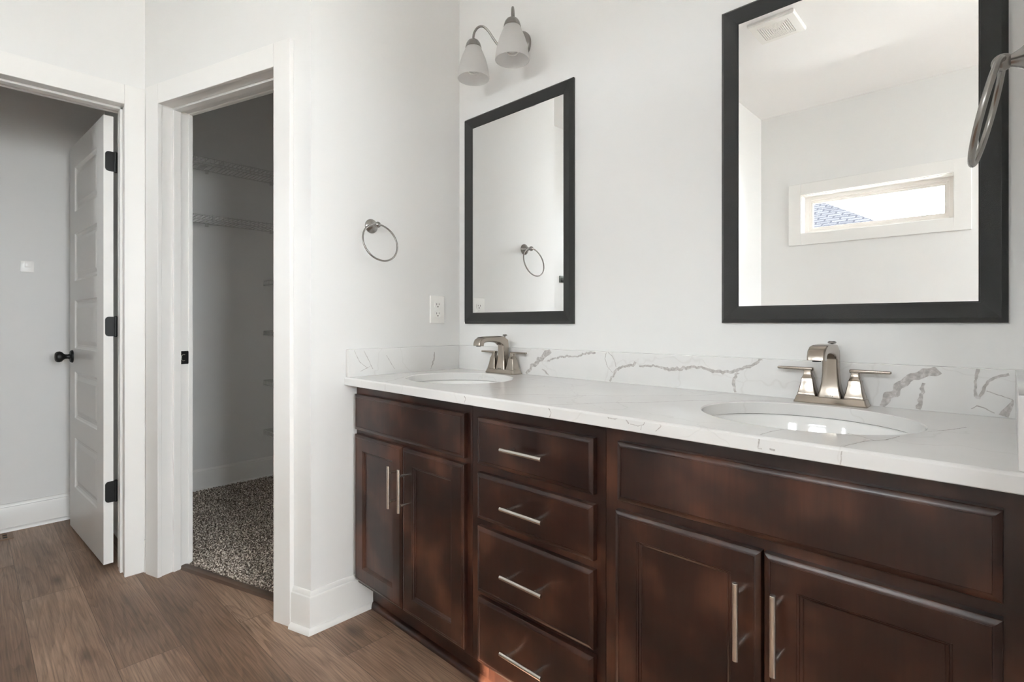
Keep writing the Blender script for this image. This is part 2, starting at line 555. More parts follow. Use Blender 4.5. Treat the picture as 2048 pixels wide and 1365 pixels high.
VEIN_FRONT=[
[(-0.8073,0.8888,0.0024),(-0.7946,0.8734,0.0012),(-0.8005,0.8614,0.0012)],
[(-0.6377,0.8906,0.0015),(-0.6328,0.8815,0.0011),(-0.6166,0.8808,0.0008),(-0.5977,0.8886,0.0007)],
[(-0.5962,0.8896,0.0011),(-0.5823,0.8757,0.0021)],
[(-0.5792,0.8748,0.0008),(-0.5612,0.8732,0.0010),(-0.5479,0.8777,0.0010),(-0.5435,0.8914,0.0015)],
[(-0.5529,0.8744,0.0008),(-0.5552,0.8661,0.0008)],
[(-0.5155,0.8885,0.0010),(-0.5088,0.8804,0.0010),(-0.5206,0.8679,0.0008)],
[(-0.3199,0.8865,0.0013),(-0.3220,0.8657,0.0013),(-0.3157,0.8665,0.0009)],
[(-0.3031,0.8680,0.0022),(-0.2941,0.8679,0.0022)],
[(-0.1942,0.8869,0.0012),(-0.1962,0.8612,0.0008)],
[(-1.5101,0.8903,0.0013),(-1.5118,0.8654,0.0010)],
[(-1.1130,0.8890,0.0028),(-1.1043,0.8752,0.0014),(-1.1101,0.8631,0.0008)],
[(-0.6386,0.8890,0.0011),(-0.6333,0.8791,0.0007)],
]

# ================================================================ THE SETTING
CEIL = 2.74
XL, XR, YB = -1.785, 0.03, 1.53          # vanity alcove: left, right and back surfaces
XD, XW = -2.753, -3.80                   # wall with the toilet-room door; far wall of both small rooms
YR, XE = -1.42, 3.40                     # rear wall with the high window; far right wall
C0 = Vector((XL, 0.843, 0))              # corner where the alcove wall meets the closet wall
U = Vector((-0.956, -0.2934, 0)).normalized()   # along the closet wall
W = Vector((U.y, -U.x, 0))               # into the closet
if W.y < 0:
    W = -W
MC = Matrix(((U.x, W.x, 0, C0.x), (U.y, W.y, 0, C0.y), (0, 0, 1, 0), (0, 0, 0, 1)))   # (s, w, z) -> world

# floors and ceiling
b = MB(); b.box(XW - 0.1, XE + 0.1, YR - 0.12, YB + 0.33, -0.08, 0.0)
struct(b, 'floor', FLOOR, smooth=0)

b = MB()
nx, ny = 330, 250
verts, faces = [], []
rng = random.Random(3)
gx0, gx1, gy0, gy1 = XW, XL - 0.02, 0.66, 1.76
idx = {}
for j in range(ny + 1):
    for i in range(nx + 1):
        x = gx0 + (gx1 - gx0) * i / nx
        y = gy0 + (gy1 - gy0) * j / ny
        w = (Vector((x, y, 0)) - C0).dot(W)
        if w < 0.112:
            # pull rows in front of the doorway back onto the threshold line
            d = 0.112 - w
            if d > 0.006:
                continue
            x += W.x * d; y += W.y * d
        idx[(i, j)] = len(verts)
        verts.append((x + rng.uniform(-.002, .002), y + rng.uniform(-.002, .002), 0.004 + rng.random() ** 1.5 * 0.011))
for j in range(ny):
    for i in range(nx):
        q = [(i, j), (i + 1, j), (i + 1, j + 1), (i, j + 1)]
        if all(k in idx for k in q):
            faces.append([idx[k] for k in q])
b.add(verts, faces)
struct(b, 'floor_closet', CARPET, smooth=0)

b = MB(); b.box(XW - 0.1, XE + 0.1, YR - 0.12, YB + 0.33, CEIL, CEIL + 0.08)
struct(b, 'ceiling', CEILP, smooth=0)

# walls
b = MB(); b.box(XL, 0.145, YB, YB + 0.115, 0, CEIL)
struct(b, 'wall_back', PAINT, smooth=0)

b = MB(); b.box(XL - 0.115, XL, 0.843, YB, 0, CEIL)
struct(b, 'wall_alcove_left', PAINT, smooth=0)

b = MB(); b.box(XR, XR + 0.115, 0.66, YB, 0, CEIL)  # unseen front end lengthened to shade the left alcove wall
struct(b, 'wall_alcove_right', PAINT, smooth=0)
b = MB(); b.box(XR + 0.115, XE, 0.66, 0.775, 0, CEIL)
struct(b, 'wall_front_right', PAINT, smooth=0)

SO0, SO1, ZH = 0.171, 0.885, 2.025       # closet opening along the wall, head height
b = MB()
b.box(0.0, SO0 - 0.022, 0, 0.115, 0, CEIL, MC)
b.box(SO1 + 0.022, 1.10, 0, 0.115, 0, CEIL, MC)
b.box(SO0 - 0.022, SO1 + 0.022, 0, 0.115, ZH + 0.022, CEIL, MC)
struct(b, 'wall_closet', PAINT, smooth=0)

YD1 = 0.470                              # toilet-room opening, hinge side
YD0 = YD1 - 0.715
b = MB()
b.box(XD - 0.115, XD, YD1 + 0.022, 0.675, 0, CEIL)
b.box(XD - 0.115, XD, YR, YD0 - 0.022, 0, CEIL)
b.box(XD - 0.115, XD, YD0 - 0.022, YD1 + 0.022, ZH + 0.022, CEIL)
struct(b, 'wall_left', PAINT, smooth=0)

b = MB(); b.box(XW - 0.115, XW, YR, 1.865, 0, CEIL)
struct(b, 'wall_far', PAINT, smooth=0)
b = MB(); b.box(XW, XD - 0.115, 0.56, 0.675, 0, CEIL)
struct(b, 'wall_partition', PAINT, smooth=0)
b = MB(); b.box(XW, XL - 0.115, 1.75, 1.865, 0, CEIL); b.box(XL - 0.115, XL, YB + 0.001, 1.865, 0, CEIL)
struct(b, 'wall_closet_end', PAINT, smooth=0)
b = MB(); b.box(-1.56, -1.46, YR, -0.72, 0, CEIL)
struct(b, 'wall_shower', PAINT, smooth=0)

def wall_with_holes(name, a0, a1, holes, axis, p0, p1):
    """wall slab along an axis; holes = [((u0, u1), (z0, z1)), ...] from low u to high u"""
    b = MB()
    g = 0.012
    def bx(u0, u1, z0, z1):
        if axis == 'x':
            b.box(u0, u1, p0, p1, z0, z1)
        else:
            b.box(p0, p1, u0, u1, z0, z1)
    u = a0
    for (u0, u1), (z0, z1) in holes:
        bx(u, u0 - g, 0, CEIL)
        bx(u0 - g, u1 + g, 0, z0 - g)
        bx(u0 - g, u1 + g, z1 + g, CEIL)
        u = u1 + g
    bx(u, a1, 0, CEIL)
    return struct(b, name, PAINT, smooth=0)

W1X, W1Z = (-1.160, -0.265), (1.783, 2.072)      # high window, seen in the near mirror
W3X, W3Z = (0.32, 0.84), (1.72, 2.10)            # unseen window behind the viewer, added for frontal light and a low sun patch
W4X, W4Z = (-2.28, -1.86), (1.78, 2.20)          # unseen window over the shower, added to light the left side
W2Y, W2Z = (-0.62, 0.56), (0.90, 2.28)           # window in the far right wall
wall_with_holes('wall_rear', XD - 0.115, XE + 0.115, [(W4X, W4Z), (W1X, W1Z), (W3X, W3Z)], 'x', YR - 0.14, YR)
wall_with_holes('wall_right', YR, 0.775, [(W2Y, W2Z)], 'y', XE, XE + 0.14)
b = MB(); b.box(XW, XD - 0.115, YR - 0.1, YR, 0, CEIL)
struct(b, 'wall_toilet_end', PAINT, smooth=0)

def rect_frame(b, axis, a0, a1, z0, z1, p0, p1, t):
    """four bars of thickness t inside the rectangle"""
    def bx(u0, u1, v0, v1):
        if axis == 'x':
            b.box(u0, u1, p0, p1, v0, v1)
        else:
            b.box(p0, p1, u0, u1, v0, v1)
    bx(a0, a0 + t, z0, z1); bx(a1 - t, a1, z0, z1)
    bx(a0 + t, a1 - t, z0, z0 + t); bx(a0 + t, a1 - t, z1 - t, z1)

def window(name, axis, a, z, face, out, casing=0.09):
    """out = +1/-1 outward along the other axis; face = interior wall surface"""
    root = bpy.data.objects.new(name, None)
    root.empty_display_size = 0.05
    root.location = ((a[0] + a[1]) / 2, face, z[0]) if axis == 'x' else (face, (a[0] + a[1]) / 2, z[0])
    COL.objects.link(root)
    root['kind'] = 'structure'
    def span(d0, d1):
        return tuple(sorted((face + out * d0, face + out * d1)))
    b = MB(); rect_frame(b, axis, a[0] - casing, a[1] + casing, z[0] - casing, z[1] + casing, *span(-0.016, 0.0), casing - 0.004)
    b.build('window_casing', TRIM, root, smooth=0, bevel=0.002)
    b = MB(); rect_frame(b, axis, a[0] - .012, a[1] + .012, z[0] - .012, z[1] + .012, *span(0.0, 0.09), 0.012)
    b.build('window_liner', TRIM, root, smooth=0)
    b = MB(); rect_frame(b, axis, a[0], a[1], z[0], z[1], *span(0.085, 0.135), 0.026)
    rect_frame(b, axis, a[0] + .026, a[1] - .026, z[0] + .026, z[1] - .026, *span(0.095, 0.13), 0.014)
    rect_frame(b, axis, a[0] + .04, a[1] - .04, z[0] + .04, z[1] - .04, *span(0.103, 0.125), 0.012)
    b.build('window_frame', VINYL, root, smooth=0, bevel=0.002)
    b = MB()
    p = span(0.111, 0.115)
    if axis == 'x':
        b.box(a[0] + .045, a[1] - .045, p[0], p[1], z[0] + .045, z[1] - .045)
    else:
        b.box(p[0], p[1], a[0] + .045, a[1] - .045, z[0] + .045, z[1] - .045)
    b.build('window_glass', PANE, root, smooth=0)
    return root

window('window_1', 'x', W1X, W1Z, YR, -1)
window('window_2', 'y', W2Y, W2Z, XE, 1)
window('added_window_3', 'x', W3X, W3Z, YR, -1)
portal('portal_1', ((W1X[0] + W1X[1]) / 2, YR - 0.16, sum(W1Z) / 2), (0, 1, 0), W1X[1] - W1X[0], W1Z[1] - W1Z[0])
portal('portal_3', ((W3X[0] + W3X[1]) / 2, YR - 0.16, sum(W3Z) / 2), (0, 1, 0), W3X[1] - W3X[0], W3Z[1] - W3Z[0])
window('added_window_4', 'x', W4X, W4Z, YR, -1, casing=0.06)
portal('portal_4', ((W4X[0] + W4X[1]) / 2, YR - 0.16, sum(W4Z) / 2), (0, 1, 0), W4X[1] - W4X[0], W4Z[1] - W4Z[0])
portal('portal_2', (XE + 0.16, sum(W2Y) / 2, sum(W2Z) / 2), (-1, 0, 0), W2Y[1] - W2Y[0], W2Z[1] - W2Z[0])

# door casings, jambs and stops
def casing_set(name, M, s0, s1, zh, wall_t, stop, lo, hi, corner_hi=None):
    """M maps (s, w, z); casing on the w<0 side and the far side; jamb lines the opening; stop = (w0, w1)"""
    root = bpy.data.objects.new(name, None)
    root.empty_display_size = 0.05
    root.location = M @ Vector(((s0 + s1) / 2, 0, 0))
    COL.objects.link(root)
    root['kind'] = 'structure'
    t, cw = 0.018, 0.086
    h = cw if corner_hi is None else corner_hi
    for w0, w1 in ((-t, 0.0), (wall_t, wall_t + t)):
        b = MB()
        b.bbox(s0 - cw, s0, w0, w1, 0, zh + cw, 0.0025, M)
        b.bbox(s1, s1 + (h if w0 < 0 else cw), w0, w1, 0, zh + cw, 0.0025, M)
        b.bbox(s0, s1, w0, w1, zh, zh + cw, 0.0025, M)
        b.build('casing', TRIM, root, smooth=0)
    r = 0.005
    b = MB()
    b.box(s0 - .022, s0 - r, 0, wall_t, 0, zh + r, M)
    b.box(s1 + r, s1 + .022, 0, wall_t, 0, zh + r, M)
    b.box(s0 - .022, s1 + .022, 0, wall_t, zh + r, zh + .022, M)
    b.build('jamb', TRIM, root, smooth=0)
    b = MB()
    d = 0.010
    b.bbox(s0 - r, s0 - r + d, stop[0], stop[1], 0, zh + r, 0.002, M)
    b.bbox(s1 + r - d, s1 + r, stop[0], stop[1], 0, zh + r, 0.002, M)
    b.bbox(s0 - r, s1 + r, stop[0], stop[1], zh + r - d, zh + r, 0.002, M)
    b.build('door_stop', TRIM, root, smooth=0)
    return root

t_closet = casing_set('trim_1', MC, SO0, SO1, ZH, 0.115, (0.046, 0.078), 0, 0, corner_hi=0.090)
# left door: s runs along +Y, w runs along -X
MD = Matrix(((0, -1, 0, XD), (1, 0, 0, 0), (0, 0, 1, 0), (0, 0, 0, 1)))
t_toilet = casing_set('trim_2', MD, YD0, YD1, ZH, 0.115, (0.046, 0.078), 0, 0, corner_hi=0.0765)

# strike plate on the closet jamb
b = MB()
sp = SO1 + 0.005
zc = 0.935
prof = [(0.080, -0.029), (0.080, 0.029)] + [(0.113 + 0.004 * math.cos(a), 0.029 * math.sin(a)) for a in [PI / 2 - i * PI / 8 for i in range(9)]]
b.loft([[MC @ Vector((sp - 0.0022, w, zc + z)) for w, z in prof], [MC @ Vector((sp + 0.001, w, zc + z)) for w, z in prof]])
st = b.build('strike_plate', BLACK, t_closet, smooth=0)
st['label'] = 'matte black strike plate'
b = MB()
b.tube([MC @ Vector((sp - 0.003, w, zc + z)) for w, z in [(0.098, 0.013), (0.090, 0.014), (0.083, 0.009), (0.083, -0.009), (0.090, -0.014), (0.098, -0.013)]], 0.0018, 8)
h = b.build('latch_lip', STEEL, st)
h['label'] = 'bright worn latch lip'

# wooden threshold between the planks and the carpet
b = MB()
b.prism([(0.004, 0), (0.010, 0.011), (0.030, 0.013), (0.040, 0.010), (0.040, 0)], MC @ Vector((SO0 - .004, 0.070, 0)), MC @ Vector((SO1 + .004, 0.070, 0)), W, (0, 0, 1))
b.build('threshold_strip', STRIP, None, smooth=0)
tag(bpy.data.objects['threshold_strip'], 'brown wood threshold strip on the floor where planks meet closet carpet', 'threshold')

# baseboards
BP = [(0, 0), (0.028, 0), (0.0275, 0.006), (0.024, 0.013), (0.017, 0.018), (0.0145, 0.0185), (0.0145, 0.118), (0.013, 0.124), (0.009, 0.127), (0.0085, 0.135), (0.004, 0.142), (0, 0.143)]

def baseboard(name, runs):
    b = MB()
    for pts in runs:
        pts = [Vector((*p, 0)) for p in pts]
        rings = []
        n = len(pts)
        for i, p in enumerate(pts):
            d0 = (p - pts[i - 1]).normalized() if i else None
            d1 = (pts[i + 1] - p).normalized() if i < n - 1 else None
            if d0 is None: d0 = d1
            if d1 is None: d1 = d0
            n0 = Vector((d0.y, -d0.x, 0)); n1 = Vector((d1.y, -d1.x, 0))
            m = (n0 + n1)
            m = m / (m.length_squared / 2) if m.length_squared > 1e-6 else n0
            rings.append([p + m * u + Vector((0, 0, v)) for u, v in BP])
        b.loft(rings)
    return struct(b, name, TRIM, smooth=30)

# runs go so that the room lies to the right of the direction of travel
c_s = lambda s: tuple((C0 + U * s).xy)
baseboard('baseboard_alcove', [[c_s(SO0 - 0.088), c_s(0.0), (XL, 1.083)]])
baseboard('baseboard_left', [[(XD, -1.40), (XD, YD0 - 0.088)]])
b = MB(); b.box(XD, XD + 0.0260, YD1 + 0.0695, 0.548, 0.0, 0.142)
struct(b, 'baseboard_corner', TRIM, smooth=0)
baseboard('baseboard_toilet', [[(XW, -1.41), (XW, 0.559), (XD - 0.14, 0.559)]])
baseboard('baseboard_closet', [[(XW, 0.676), (XW, 1.749), (XL - 0.12, 1.749)]])
baseboard('baseboard_rear', [[(XE - .01, YR), (-1.455, YR), (-1.455, -0.73)]])

# the toilet-room door: five-panel slab, open about ninety degrees
door = bpy.data.objects.new('door_1', None)
door.empty_display_size = 0.05
hx, hy = -2.900, 0.4575                   # hinge-side back corner
door.location = (hx, hy, 0.018)
COL.objects.link(door)
door['kind'] = 'structure'
door['label'] = 'white five-panel door standing open into the toilet room'
a = math.radians(3.05)
du = Vector((-math.cos(a), -math.sin(a), 0))      # along the slab away from the hinge
dn = Vector((du.y, -du.x, 0))                     # normal
if dn.y > 0:
    dn = -dn                                      # towards the viewer
MDR = Matrix(((du.x, dn.x, 0, hx), (du.y, dn.y, 0, hy), (0, 0, 1, 0), (0, 0, 0, 1)))  # (along, towards viewer, z)
DT = 0.0355
zt, zb = 2.012, 0.018
panels = [(0.241, 0.497), (0.599, 0.838), (0.958, 1.206), (1.306, 1.549), (1.664, 1.892)]
px0, px1 = 0.118, 0.592
b = MB()
def door_face(b, w, sgn):
    zs = [zb]
    for p0, p1 in panels:
        zs += [p0, p1]
    zs.append(zt)
    P = lambda s, z, dw=0.0: MDR @ Vector((s, w - sgn * dw, z))
    b.add([P(0, zb), P(px0, zb), P(px0, zt), P(0, zt)], [(0, 1, 2, 3)])
    b.add([P(px1, zb), P(0.708, zb), P(0.708, zt), P(px1, zt)], [(0, 1, 2, 3)])
    for i in range(0, len(zs), 2):
        b.add([P(px0, zs[i]), P(px1, zs[i]), P(px1, zs[i + 1]), P(px0, zs[i + 1])], [(0, 1, 2, 3)])
    for p0, p1 in panels:
        rings = []
        for ins, dep in [(0, 0), (0.004, 0.005), (0.012, 0.0095), (0.022, 0.0095), (0.042, 0.003)]:
            rings.append([P(px0 + ins, p0 + ins, dep), P(px1 - ins, p0 + ins, dep), P(px1 - ins, p1 - ins, dep), P(px0 + ins, p1 - ins, dep)])
        b.loft(rings, True, False, True)
door_face(b, DT, 1)
door_face(b, 0.0, -1)
for s0, s1 in ((0.0, 0.0), (0.708, 0.708)):
    b.add([MDR @ Vector((s0, 0, zb)), MDR @ Vector((s0, DT, zb)), MDR @ Vector((s0, DT, zt)), MDR @ Vector((s0, 0, zt))], [(0, 1, 2, 3)])
for z in (zb, zt):
    b.add([MDR @ Vector((0, 0, z)), MDR @ Vector((0.708, 0, z)), MDR @ Vector((0.708, DT, z)), MDR @ Vector((0, DT, z))], [(0, 1, 2, 3)])
b.build('door_slab', TRIM, door, smooth=0)
for z0, z1 in ((0.290, 0.383), (1.030, 1.117), (1.766, 1.854)):
    b = MB()
    r, wl = 0.014, 0.030
    w0 = DT - wl
    prof = [(-0.012, z0)] + [(wl - r + r * math.cos(t), z0 + r + r * math.sin(t)) for t in [-PI / 2 + i * PI / 10 for i in range(6)]] + \
           [(wl - r + r * math.cos(t), z1 - r + r * math.sin(t)) for t in [i * PI / 10 for i in range(6)]] + [(-0.012, z1)]
    b.loft([[MDR @ Vector((-0.0025, w, z)) for w, z in prof], [MDR @ Vector((0.0015, w, z)) for w, z in prof]])
    hg = b.build('hinge', BLACK, door, smooth=0)
    hg['label'] = 'black butt hinge on the door edge'
    b = MB()
    b.lathe([(0.0001, -0.004), (0.004, -0.003), (0.0068, 0.0), (0.0068, z1 - z0), (0.004, z1 - z0 + .003), (0.0001, z1 - z0 + .004)], MDR @ Vector((0.001, -0.009, z0)), n=14)
    b.build('hinge_pin', BLACK, hg)
b = MB()
ko = MDR @ Vector((0.645, DT, 0.915))
b.lathe([(0.033, 0.0), (0.033, 0.004), (0.029, 0.010), (0.014, 0.013), (0.0115, 0.020), (0.012, 0.030), (0.017, 0.037), (0.025, 0.043), (0.0285, 0.053), (0.027, 0.063), (0.020, 0.070), (0.010, 0.072), (0.0001, 0.0725)], ko, dn, n=36)
kn = b.build('door_knob', BLACK, door)
kn['label'] = 'black round door knob'

# ================================================================ THE VANITY
YF = 1.000                               # plane of the door and drawer fronts
YC = 1.020                               # face-frame plane
ZC0, ZC1 = 0.115, 0.858

def front_panel(x0, x1, z0, z1, profile):
    """rectangular front facing -Y; profile = [(inset, y), ...] from the back outline to the centre"""
    b = MB()
    rings = []
    for ins, y in profile:
        rings.append([(x0 + ins, y, z0 + ins), (x1 - ins, y, z0 + ins), (x1 - ins, y, z1 - ins), (x0 + ins, y, z1 - ins)])
    b.loft(rings)
    return b

SLAB = [(0, YC), (0, YF + 0.0066), (0.0009, YF + 0.0052), (0.0030, YF + 0.0040), (0.0066, YF + 0.0025), (0.0102, YF + 0.0012), (0.0111, YF + 0.0010), (0.0119, YF + 0.0024), (0.0125, YF + 0.0024)]
RAISED = SLAB + [(0.054, YF + 0.0024), (0.0552, YF + 0.0039), (0.0575, YF + 0.0045), (0.0590, YF + 0.0072), (0.0625, YF + 0.0092), (0.0640, YF + 0.0112), (0.067, YF + 0.0112)]

def pull(parent, c, axis, length=0.142):
    """bar pull: c = centre on the front's face"""
    b = MB()
    c = Vector(c)
    d = Vector((1, 0, 0)) if axis == 'x' else Vector((0, 0, 1))
    o = Vector((0, -0.032, 0))
    r = 0.0058
    b.lathe([(0.0001, 0), (r - 0.0008, 0), (r, 0.0008), (r, length - 0.0008), (r - 0.0008, length), (0.0001, length)], c + o - d * length / 2, d, n=24)
    for s in (-1, 1):
        b.lathe([(0.0049, 0.0), (0.0049, 0.028)], c + d * s * 0.048 + Vector((0, 0.001, 0)), (0, -1, 0), n=18)
    h = b.build('handle', STEEL, parent)
    h['label'] = 'satin steel bar handle'
    return h

def cabinet(name, x0, x1, label):
    root = thing(name, ((x0 + x1) / 2, 1.25, 0), label, 'cabinet', 'vanity cabinets')
    b = MB()
    x0, x1 = x0 + GAP, x1 - GAP
    b.box(x0, x1, YC, YC + 0.019, ZC0, ZC1)
    b.box(x0, x0 + 0.013, YC + .019, YB - 0.004, ZC0, ZC1)
    b.box(x1 - 0.013, x1, YC + .019, YB - 0.004, ZC0, ZC1)
    b.box(x0 + .013, x1 - .013, YC + .019, YB - 0.004, ZC0, ZC0 + 0.013)
    b.build('carcass', WOOD, root, smooth=0, bevel=0.0008)
    b = MB(); b.box(x0, x1, 1.085, 1.097, 0.0, ZC0)
    b.build('toe_kick', WOOD, root, smooth=0)
    return root

def door_front(root, x0, x1, z0, z1, hx_):
    d = front_panel(x0, x1, z0, z1, RAISED).build('door', WOOD, root, smooth=20)
    pull(d, (hx_, YF + 0.0018, 0.5425), 'z')
    return d

X0, X1, X2, X3 = XL + 0.002, -1.131, -0.673, XR - 0.002
GAP = 0.0006
left_cab = cabinet('sink_cabinet', X0, X1, 'dark espresso sink cabinet under the far basin, beside the left towel-ring wall')
front_panel(-1.768, -1.153, 0.693, 0.824, SLAB).build('false_drawer_front', WOOD, left_cab, smooth=20)
door_front(left_cab, -1.768, -1.4645, 0.133, 0.675, -1.4925)
door_front(left_cab, -1.4605, -1.153, 0.133, 0.675, -1.4325)

mid_cab = cabinet('drawer_cabinet', X1, X2, 'dark espresso cabinet with a stack of four drawers, between the two sink cabinets')
for z0, z1 in ((0.689, 0.821), (0.535, 0.665), (0.328, 0.513), (0.127, 0.312)):
    d = front_panel(-1.0945, -0.698, z0, z1, SLAB).build('drawer', WOOD, mid_cab, smooth=20)
    pull(d, (-0.898, YF + 0.0018, (z0 + z1) / 2), 'x')

right_cab = cabinet('sink_cabinet', X2, X3, 'dark espresso sink cabinet under the near basin, right end of the vanity')
front_panel(-0.634, -0.006, 0.693, 0.825, SLAB).build('false_drawer_front', WOOD, right_cab, smooth=20)
door_front(right_cab, -0.639, -0.3285, 0.133, 0.670, -0.362)
door_front(right_cab, -0.3235, -0.006, 0.133, 0.670, -0.298)

# dark shoe moulding along the toe kicks
b = MB()
b.prism([(0, 0), (0.018, 0), (0.0175, 0.006), (0.014, 0.013), (0.006, 0.018), (0, 0.0185)], (XL + 0.001, 1.085, 0), (XR - .001, 1.085, 0), (0, -1, 0), (0, 0, 1))
tag(b.build('shoe_moulding', WOOD, None, smooth=40), 'dark quarter-round moulding on the floor along the vanity toe kick', 'moulding')

# ---------------------------------------------------------------- quartz top
TOPZ = 0.888
YT = 0.970
SINKS = ((-1.462, 1.253), (-0.324, 1.253))
SA, SB = 0.210, 0.182

def resample(pl, step):
    out = []
    for (x0, y0, w0), (x1, y1, w1) in zip(pl[:-1], pl[1:]):
        n = max(1, int(math.hypot(x1 - x0, y1 - y0) / step))
        for i in range(n):
            t = i / n
            out.append((x0 + (x1 - x0) * t, y0 + (y1 - y0) * t, w0 + (w1 - w0) * t))
    out.append(pl[-1])
    return out

def ribbons(b, polys, to3d, clamp, step=0.0028, seed=1):
    rg = random.Random(seed)
    b.cur = 1
    for ip, pl in enumerate(polys):
        e_ = ip * 0.00003
        q = resample(pl, step)
        L_, R_ = [], []
        nz = [[rg.random() for _ in range(len(q) // 2 + 4)] for _ in range(3)]
        wm = sum(k[2] for k in pl) / len(pl)
        per = max(2.0, wm * 0.9 / step)
        def sm(k, i):                      # smooth value noise along the vein
            j, t = divmod(i / per, 1.0)
            t = t * t * (3 - 2 * t)
            return nz[k][int(j)] * (1 - t) + nz[k][int(j) + 1] * t
        for i, (x, y, w) in enumerate(q):
            a_, c_ = q[max(0, i - 1)], q[min(len(q) - 1, i + 1)]
            dx, dy = c_[0] - a_[0], c_[1] - a_[1]
            l = math.hypot(dx, dy) or 1.0
            nx_, ny_ = -dy / l, dx / l
            j = (sm(0, i) - 0.5) * w * 0.7
            h0 = w / 2 * (0.65 + 0.7 * sm(1, i)) + rg.uniform(0, 0.0007)
            h1 = w / 2 * (0.65 + 0.7 * sm(2, i)) + rg.uniform(0, 0.0007)
            for lst, s, hh in ((L_, 1, h0), (R_, -1, h1)):
                u = x + nx_ * (s * hh + j); v = y + ny_ * (s * hh + j)
                u = min(max(u, clamp[0]), clamp[1]); v = min(max(v, clamp[2]), clamp[3])
                lst.append(to3d(u, v, e_))
        n = len(q)
        b.add(L_ + R_, [(i, i + 1, n + i + 1, n + i) for i in range(n - 1)])
    b.cur = 0

tx0, tx1 = XL + 0.001, XR - 0.001
top = thing('countertop', (-0.88, 1.25, ZC1), 'white quartz worktop with grey veins, running across all three cabinets', 'countertop')
b = MB()
ye = YT + 0.006
y0h, y1h = ye, YB - 0.001
NE = 160
def top_rect(x0, x1):
    b.box(x0, x1, ye, y1h, ZC1 + 0.001, TOPZ)
xs = [tx0, SINKS[0][0] - 0.25, SINKS[0][0] + 0.25, SINKS[1][0] - 0.25, SINKS[1][0] + 0.25, tx1]
for i in (0, 2, 4):
    top_rect(xs[i], xs[i + 1])
for cx, cy in SINKS:
    x0, x1 = cx - 0.25, cx + 0.25
    el, pr = [], []
    corner = [math.atan2(yy - cy, xx - cx) for xx, yy in ((x0, y0h), (x1, y0h), (x1, y1h), (x0, y1h))]
    angs = sorted(set([round(2 * PI * i / NE - PI, 6) for i in range(NE)] + [round(c, 6) for c in corner]))
    for t in angs:
        dx, dy = math.cos(t), math.sin(t)
        re = 1 / math.sqrt((dx / SA) ** 2 + (dy / SB) ** 2)
        el.append((cx + dx * re, cy + dy * re))
        k = min((x1 - cx) / dx if dx > 1e-9 else 1e9, (x0 - cx) / dx if dx < -1e-9 else 1e9, (y1h - cy) / dy if dy > 1e-9 else 1e9, (y0h - cy) / dy if dy < -1e-9 else 1e9)
        pr.append((cx + dx * k, cy + dy * k))
    e1 = []
    for (ex, ey) in el:      # eased rim
        e1.append((ex, ey))
    ring = lambda pts, z: [(p[0], p[1], z) for p in pts]
    grow = [(cx + (p[0] - cx) * 1.012, cy + (p[1] - cy) * 1.012) for p in el]
    b.loft([ring(pr, TOPZ), ring(grow, TOPZ), ring(el, TOPZ - 0.0025), ring(el, ZC1 + 0.001), ring(pr, ZC1 + 0.001)], True, False, False)
b.prism([(0.006, ZC1 + .001), (0.0015, ZC1 + .001), (0, ZC1 + .0025), (0, TOPZ - .005), (0.001, TOPZ - .0025), (0.003, TOPZ - .0008), (0.006, TOPZ)], (tx0, YT, 0), (tx1, YT, 0), (0, 1, 0), (0, 0, 1))
ribbons(b, VEIN_TOP, lambda u, v, e: (u, v, TOPZ + 0.0003 + e), (tx0 + .02, tx1 - .02, ye, YB - 0.019), seed=5)
ribbons(b, VEIN_FRONT, lambda u, v, e: (u, YT - 0.0003 - e, v), (tx0, tx1, ZC1 + .003, TOPZ - 0.005), seed=6)
b.build('slab', [QUARTZ, VEIN], top, smooth=0)

b = MB(); b.bbox(tx0, tx1, YB - 0.018, YB - 0.0005, TOPZ, TOPZ + 0.1025, 0.0012)
ribbons(b, VEIN_BACK, lambda u, v, e: (u, YB - 0.0183 - e, v), (tx0 + .02, tx1 - .021, TOPZ + .0005, TOPZ + .1015), seed=9)
b.build('back_splash', [QUARTZ, VEIN], top, smooth=40)
b = MB(); b.bbox(XL + .0005, XL + 0.020, YT + 0.006, YB - 0.0185, TOPZ, TOPZ + 0.1025, 0.0012)
ribbons(b, VEIN_LEFT, lambda u, v, e: (XL + 0.0203 + e, u, v), (YT + .008, YB - .019, TOPZ + .0005, TOPZ + .1015), seed=12)
b.build('side_splash', [QUARTZ, VEIN], top, smooth=40)
b = MB(); b.bbox(XR - 0.021, XR - 0.0005, YT + 0.012, YB - 0.0185, TOPZ, TOPZ + 0.1025, 0.0012)
b.build('side_splash', [QUARTZ, VEIN], top, smooth=40)

# ---------------------------------------------------------------- basins
def basin(cx, cy, label):
    root = thing('sink', (cx, cy, 0.70), label, 'sink', 'undermount oval basins')
    b = MB()
    zt_ = ZC1 - 0.001
    rings = []
    prof = [(1.13, 0.0), (1.03, 0.0), (1.015, -0.004), (0.99, -0.02), (0.95, -0.055), (0.86, -0.095), (0.70, -0.125), (0.45, -0.143), (0.20, -0.150), (0.11, -0.152)]
    back = [(0.11, -0.165), (0.45, -0.157), (0.75, -0.138), (0.93, -0.10), (1.03, -0.05), (1.05, -0.014), (1.13, -0.012)]
    for k, dz in prof + back:
        rings.append([(cx + SA * k * math.cos(2 * PI * j / 64), cy + SB * k * math.sin(2 * PI * j / 64), zt_ + dz) for j in range(64)])
    rings.append(rings[0])
    b.loft(rings, True, False, False)
    b.build('bowl', CERAMIC, root, smooth=50)
    b = MB()
    b.lathe([(0.0001, -0.004), (0.016, -0.004), (0.018, 0.0), (0.0215, 0.002), (0.0225, 0.0), (0.0215, -0.003), (0.0001, -0.012)], (cx, cy, zt_ - 0.1515), n=32)
    b.build('drain', FAUCET, root)
    return root
